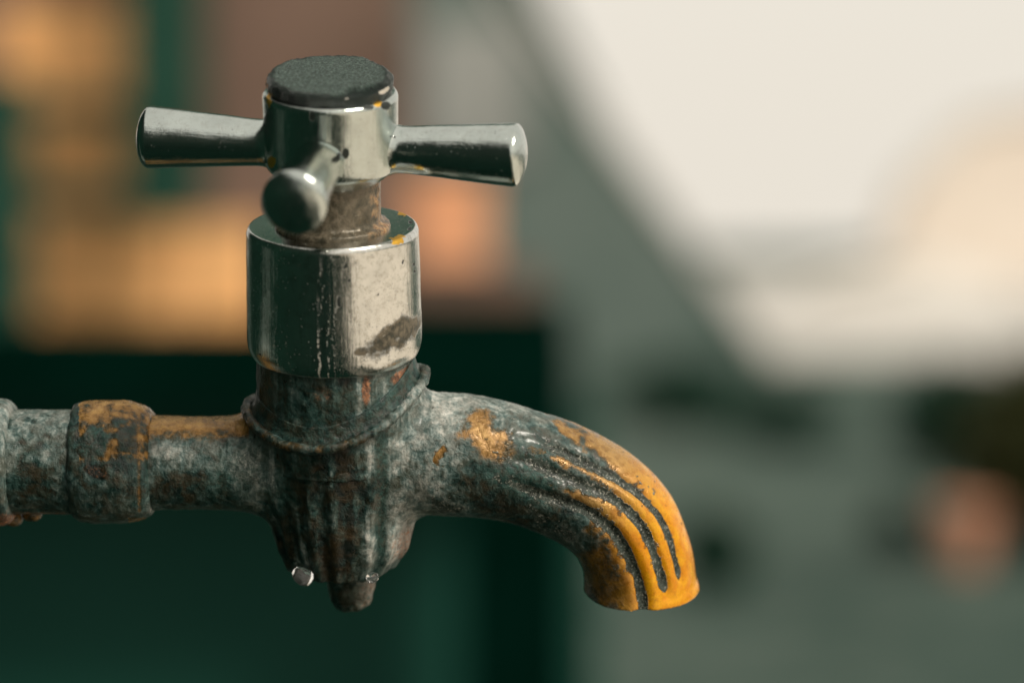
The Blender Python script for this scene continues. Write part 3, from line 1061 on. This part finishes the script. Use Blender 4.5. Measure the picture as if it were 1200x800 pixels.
# crusted drip under the bonnet, and rusty blebs under the pipe
dx, dz = img2tap(309, 462, -30)
patina_lathe('drip_crust', rounded([(0, dz - 32), (5, dz - 28), (8.5, dz - 5), (7, dz + 18), (4.5, dz + 34), (0, dz + 36)], [0, 4, 6, 6, 4, 0]), 'z', (dx + 3, -30, 0), 40, 1.6, amp=(1.4, 0.6),
             masks=lambda V, N, u, v: dict(lt=0.22 + 0.25 * fbm(V, 8, 3), brass=0.42 + 0.3 * fbm(V, 7, 3)))
for (bx, by, rr) in [(38, 601, 13), (166, 603, 9), (14, 607, 13)]:
    ex, ez = img2tap(bx, by)
    patina_lathe('rust_bleb', rounded([(0, -rr * .7), (rr * .8, -rr * .5), (rr, 0), (rr * .7, rr * .7), (0, rr * .8)], [0, 4, 6, 4, 0]), 'z', (ex, 0, ez), 40, 1.8, amp=(2.0, 0.8),
                 masks=lambda V, N, u, v: dict(lt=0.3 + 0 * u, brass=0.52 + 0.2 * fbm(V, 6, 2), rust=0.25 + 0 * u))

# --- chrome bonnet
zt = img2tap(390, 264)[1]
prof = rounded([(0, zb - 2), (95, zb - 2), (100.5, zb + 10), (101, zb + 30), (98.5, zt - 5), (95.5, zt), (60, zt - 1.0), (0, zt - 1.0)], [0, 4, 6, 10, 3, 2.5, 0])
Vb, Fb = lathe(prof, 300, 2.2)
Nb = vnormals(Vb, Fb)
side = 1 - np.abs(Nb[:, 2])
Vb = Vb + Nb * (side * (fbm(Vb, 40, 2) * 0.55 + fbm(Vb, 8, 3, 4.0, stretch=(1, 1, 10)) * 0.16))[:, None]
u, v = front_uv(Vb)
f1, f2 = fbm(Vb, 18, 4, 3.0), fbm(Vb, 6, 3, 8.0)
stain = 0.95 * sstep(blob(u + 14 * f1, v + 14 * f1, 462, 394, 60, 25, -36), 0.0, 0.6)
stain = np.maximum(stain, 0.8 * sstep(blob(u, v, 424, 412, 14, 7, -10), 0.0, 0.5))
stain = np.maximum(stain, 0.30 * sstep(v - 0.0 * u, 418, 442) * (u > 398) * (0.7 + f2))
stain = np.maximum(stain, 0.38 * sstep(fbm(Vb, 3.2, 3, 31.0, stretch=(1, 1, 30)), 0.25, 0.55) * (np.abs(u - 366) < 26))
brs = 0.9 * sstep(blob(u + 5 * f2, v + 4 * f2, 466, 281, 13, 6, -25), 0.0, 0.5)
pit = np.zeros(len(u))
for (a, b, rx, ry, ro) in [(405, 312, 3.2, 7, 25), (409, 329, 3.2, 4.5, 20), (485, 310, 3, 4, 0), (472, 307, 2, 4.5, 10), (486, 318, 2.5, 3, 0),
                          (443, 345, 2, 3, 0), (480, 268, 5, 3, -30), (305, 415, 3, 2, 0)]:
    pit = np.maximum(pit, 1.0 * sstep(blob(u, v, a, b, rx * 1.05, ry * 1.05, ro), 0.0, 0.9))
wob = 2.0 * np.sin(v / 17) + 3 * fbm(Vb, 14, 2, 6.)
pit = np.maximum(pit, (0.46 * np.exp(-((u - 392 - wob) / 3.5) ** 2) + 0.40 * np.exp(-((u - 401 + wob) / 2.2) ** 2)) * (Nb[:, 2] < 0.5) * sstep(v, 285, 300))  # near-black vertical runs down the side, in the same mask
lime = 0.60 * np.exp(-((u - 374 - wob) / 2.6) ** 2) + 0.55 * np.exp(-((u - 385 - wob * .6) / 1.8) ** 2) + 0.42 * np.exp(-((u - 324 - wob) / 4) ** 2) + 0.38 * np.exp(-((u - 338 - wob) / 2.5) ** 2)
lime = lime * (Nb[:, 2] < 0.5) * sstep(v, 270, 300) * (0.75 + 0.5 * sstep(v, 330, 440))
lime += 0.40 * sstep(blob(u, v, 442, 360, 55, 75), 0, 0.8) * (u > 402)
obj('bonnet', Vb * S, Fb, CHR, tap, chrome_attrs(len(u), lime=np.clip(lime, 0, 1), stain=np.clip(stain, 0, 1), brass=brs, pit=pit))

# stem and its packing flange
zs = img2tap(392, 205)[1]
Vs, Fs = lathe(rounded([(0, zt - 3), (66, zt - 3), (66, zt + 3), (57, zt + 7), (55.5, zt + 12), (55.5, zs + 12), (0, zs + 12)], [0, 0, 2.5, 3, 2, 0]), 160, 2.5)
Ns = vnormals(Vs, Fs)
Vs = Vs + Ns * (fbm(Vs, 7, 3) * 0.7)[:, None]
u, v = front_uv(Vs)
obj('stem', Vs * S, Fs, STEM, tap, {'rust': 0.05 + 0.62 * sstep(u, 418, 450)})

# --- cross handle: hub with three tapering arms and a cap
HT = math.radians(2.6)
hz = img2tap(390, 168)[1]
hub_prof = rounded([(0, -42), (56, -42), (76, -24), (76.5, 57), (74, 61), (66, 62), (64, 55), (0, 55)], [0, 4, 8, 3, 2.5, 2, 2])
Vh, Fh = lathe(hub_prof, 240, 2.4)
Nh = vnormals(Vh, Fh)
Vh = Vh + Nh * (fbm(Vh, 36, 2) * 0.5)[:, None]
ANG = math.radians(-7.5)
ctr = np.array([0, 0, hz])
HR = np.array(Euler((HT, math.radians(0.6), 0)).to_matrix())


def hub_uv(V):
    return front_uv(V @ HR.T + ctr)


u, v = hub_uv(Vh)
f2 = fbm(Vh, 6, 3, 8.0)
pit = np.maximum(0.95 * sstep(blob(u, v, 452, 124, 8, 7), 0, .5), 0.9 * sstep(blob(u, v, 432, 126, 9, 4), 0, .5))
pit = np.maximum(pit, 0.9 * sstep(blob(u, v, 366, 136, 5, 9), 0, .5))
pit = np.maximum(pit, 0.9 * sstep(blob(u, v, 405, 180, 6, 9), 0, .5))
brs = np.maximum(0.95 * sstep(blob(u, v, 443, 122, 7, 5), 0, .5), 0.7 * sstep(blob(u + 3 * f2, v, 315, 118, 4, 14), 0, .5))
brs = np.maximum(brs, 0.8 * sstep(blob(u + 3 * f2, v, 318, 190, 6, 10), 0, .5))
hub = obj('handle', Vh * S, Fh, CHR2, tap, chrome_attrs(len(u), stain=0.25 * sstep(f2, 0.2, 0.5) * (v > 185), brass=brs, pit=pit))
hub.location = (0, 0, hz * S)
hub.rotation_euler = (HT, math.radians(0.6), 0)
hub['label'] = 'chrome cross handle with three tapering arms and a black cap'

arm_prof = rounded([(0, 55), (31, 66), (26.8, 77), (27.2, 92), (36.0, 209), (35.0, 213), (30, 217.5), (16, 222.5), (0, 224)], [0, 0, 6, 6, 1.5, 2.5, 5, 5])
Va, Fa = lathe(arm_prof, 128, 2.6)
Va = Va + vnormals(Va, Fa) * (fbm(Va, 30, 2, 2.0) * 0.35)[:, None]
for k in (0, 2, 3):          # the arm at the back has broken off
    a = ANG + k * math.pi / 2
    pass
    f2 = fbm(Va, 5, 3, 7.0 + 3 * k)
    ang_ = np.arctan2(Va[:, 1], Va[:, 0])
    at = chrome_attrs(len(Va), pit=0.75 * sstep(f2, 0.42, 0.6) * (Va[:, 2] > 130) * (np.abs(Va[:, 2] - 195) < 22) * (k == 0) + 0.7 * sstep(f2, 0.5, 0.62) * (Va[:, 2] < 105),
                      stain=0.35 * sstep(f2, 0.35, 0.6) * (np.abs(Va[:, 2] - 130) < 40))
    arm = obj('handle_arm', Va * S, Fa, CHR2, hub, at)
    d = Vector((math.cos(a), math.sin(a), 0))
    arm.rotation_euler = d.to_track_quat('Z', 'X').to_euler()
    arm.location = (0, 0, -3 * S)

# cap: weathered disc, a melted lip along its front edge
cap_prof = rounded([(0, 49), (66, 49), (68, 60), (71, 69), (70, 78), (66, 81), (0, 81)], [0, 2, 4, 4, 4, 3, 0])
Vc, Fc = lathe(cap_prof, 220, 2.2)
Nc = vnormals(Vc, Fc)
r_ = np.hypot(Vc[:, 0], Vc[:, 1])
edge = sstep(r_, 50, 66)
Vc = Vc + Nc * (edge * (fbm(Vc, 16, 3) * 3.4 + fbm(Vc, 6, 3, 2.) * 1.6) + (1 - edge) * fbm(Vc, 5, 3) * 0.5)[:, None]
u, v = tap2img(Vc @ HR.T + ctr)
bandy = np.abs(v - (100 - 0.10 * (u - 390))) < 0
cf = fbm(Vc, 9, 3, 4.0)
chip = sstep(blob(u, v + 3 * cf, 424, 110, 46, 13, -8), 0.0, 0.18) * sstep(r_, 40, 52)
Vc[:, 2] -= chip * 6.0 * (Nc[:, 2] > 0.3)
gloss = np.clip(sstep(0.75 - Nc[:, 2], 0, 0.3) + chip + sstep(r_ + 5 * cf, 60, 66), 0, 1)
cap_tilt = np.array(Euler((math.radians(4.5), 0, 0)).to_matrix())
Vc = (Vc - np.array([0, 0, 65])) @ cap_tilt.T + np.array([0, 0, 65])
cap = obj('handle_cap', Vc * S, Fc, CAPM, hub, {'gloss': gloss, 'bare': np.maximum(sstep(blob(u, v, 450, 103, 9, 5, -25), 0, .5), sstep(blob(u, v, 405, 107, 6, 3, -25), 0, .5))})
cap['label'] = 'black cap with rough grainy top and glossy chipped edge'

# --- water drops under the body
m = NT('water_drop')
DROP = m.out((1.0, 1.0, 1.0), 0.0, 0.0, None, **{'Transmission Weight': 0.97, 'IOR': 1.33})


def drop(px, py, w, h, seed, label):
    xl, zl = img2tap(px, py, -66)
    V, F = lathe(rounded([(0, -h * 0.5), (w * 0.38, -h * 0.42), (w * 0.5, 0), (w * 0.40, h * 0.38), (0, h * 0.5)], [0, 6, 8, 6, 0]), 48, 1.2)
    V = V + vnormals(V, F) * (fbm(V + seed, 16, 1) * w * 0.10)[:, None]
    o = obj('water_drop', V * S, F, DROP)
    wpos = TAP0 + ML @ (np.array([xl, -66, zl]) * S)
    o.location = wpos
    o.rotation_euler = (LEAN, 0.5 if seed < 50 else -0.4, 0)
    return tag(o, label, 'water drop', 'bright drops clinging under the tap body')


drop(355, 675, 27, 20, 3, 'larger bright water drop under the left edge of the tap body')
drop(437, 676, 17, 13, 90, 'small bright water drop to the right above the tap drain plug')
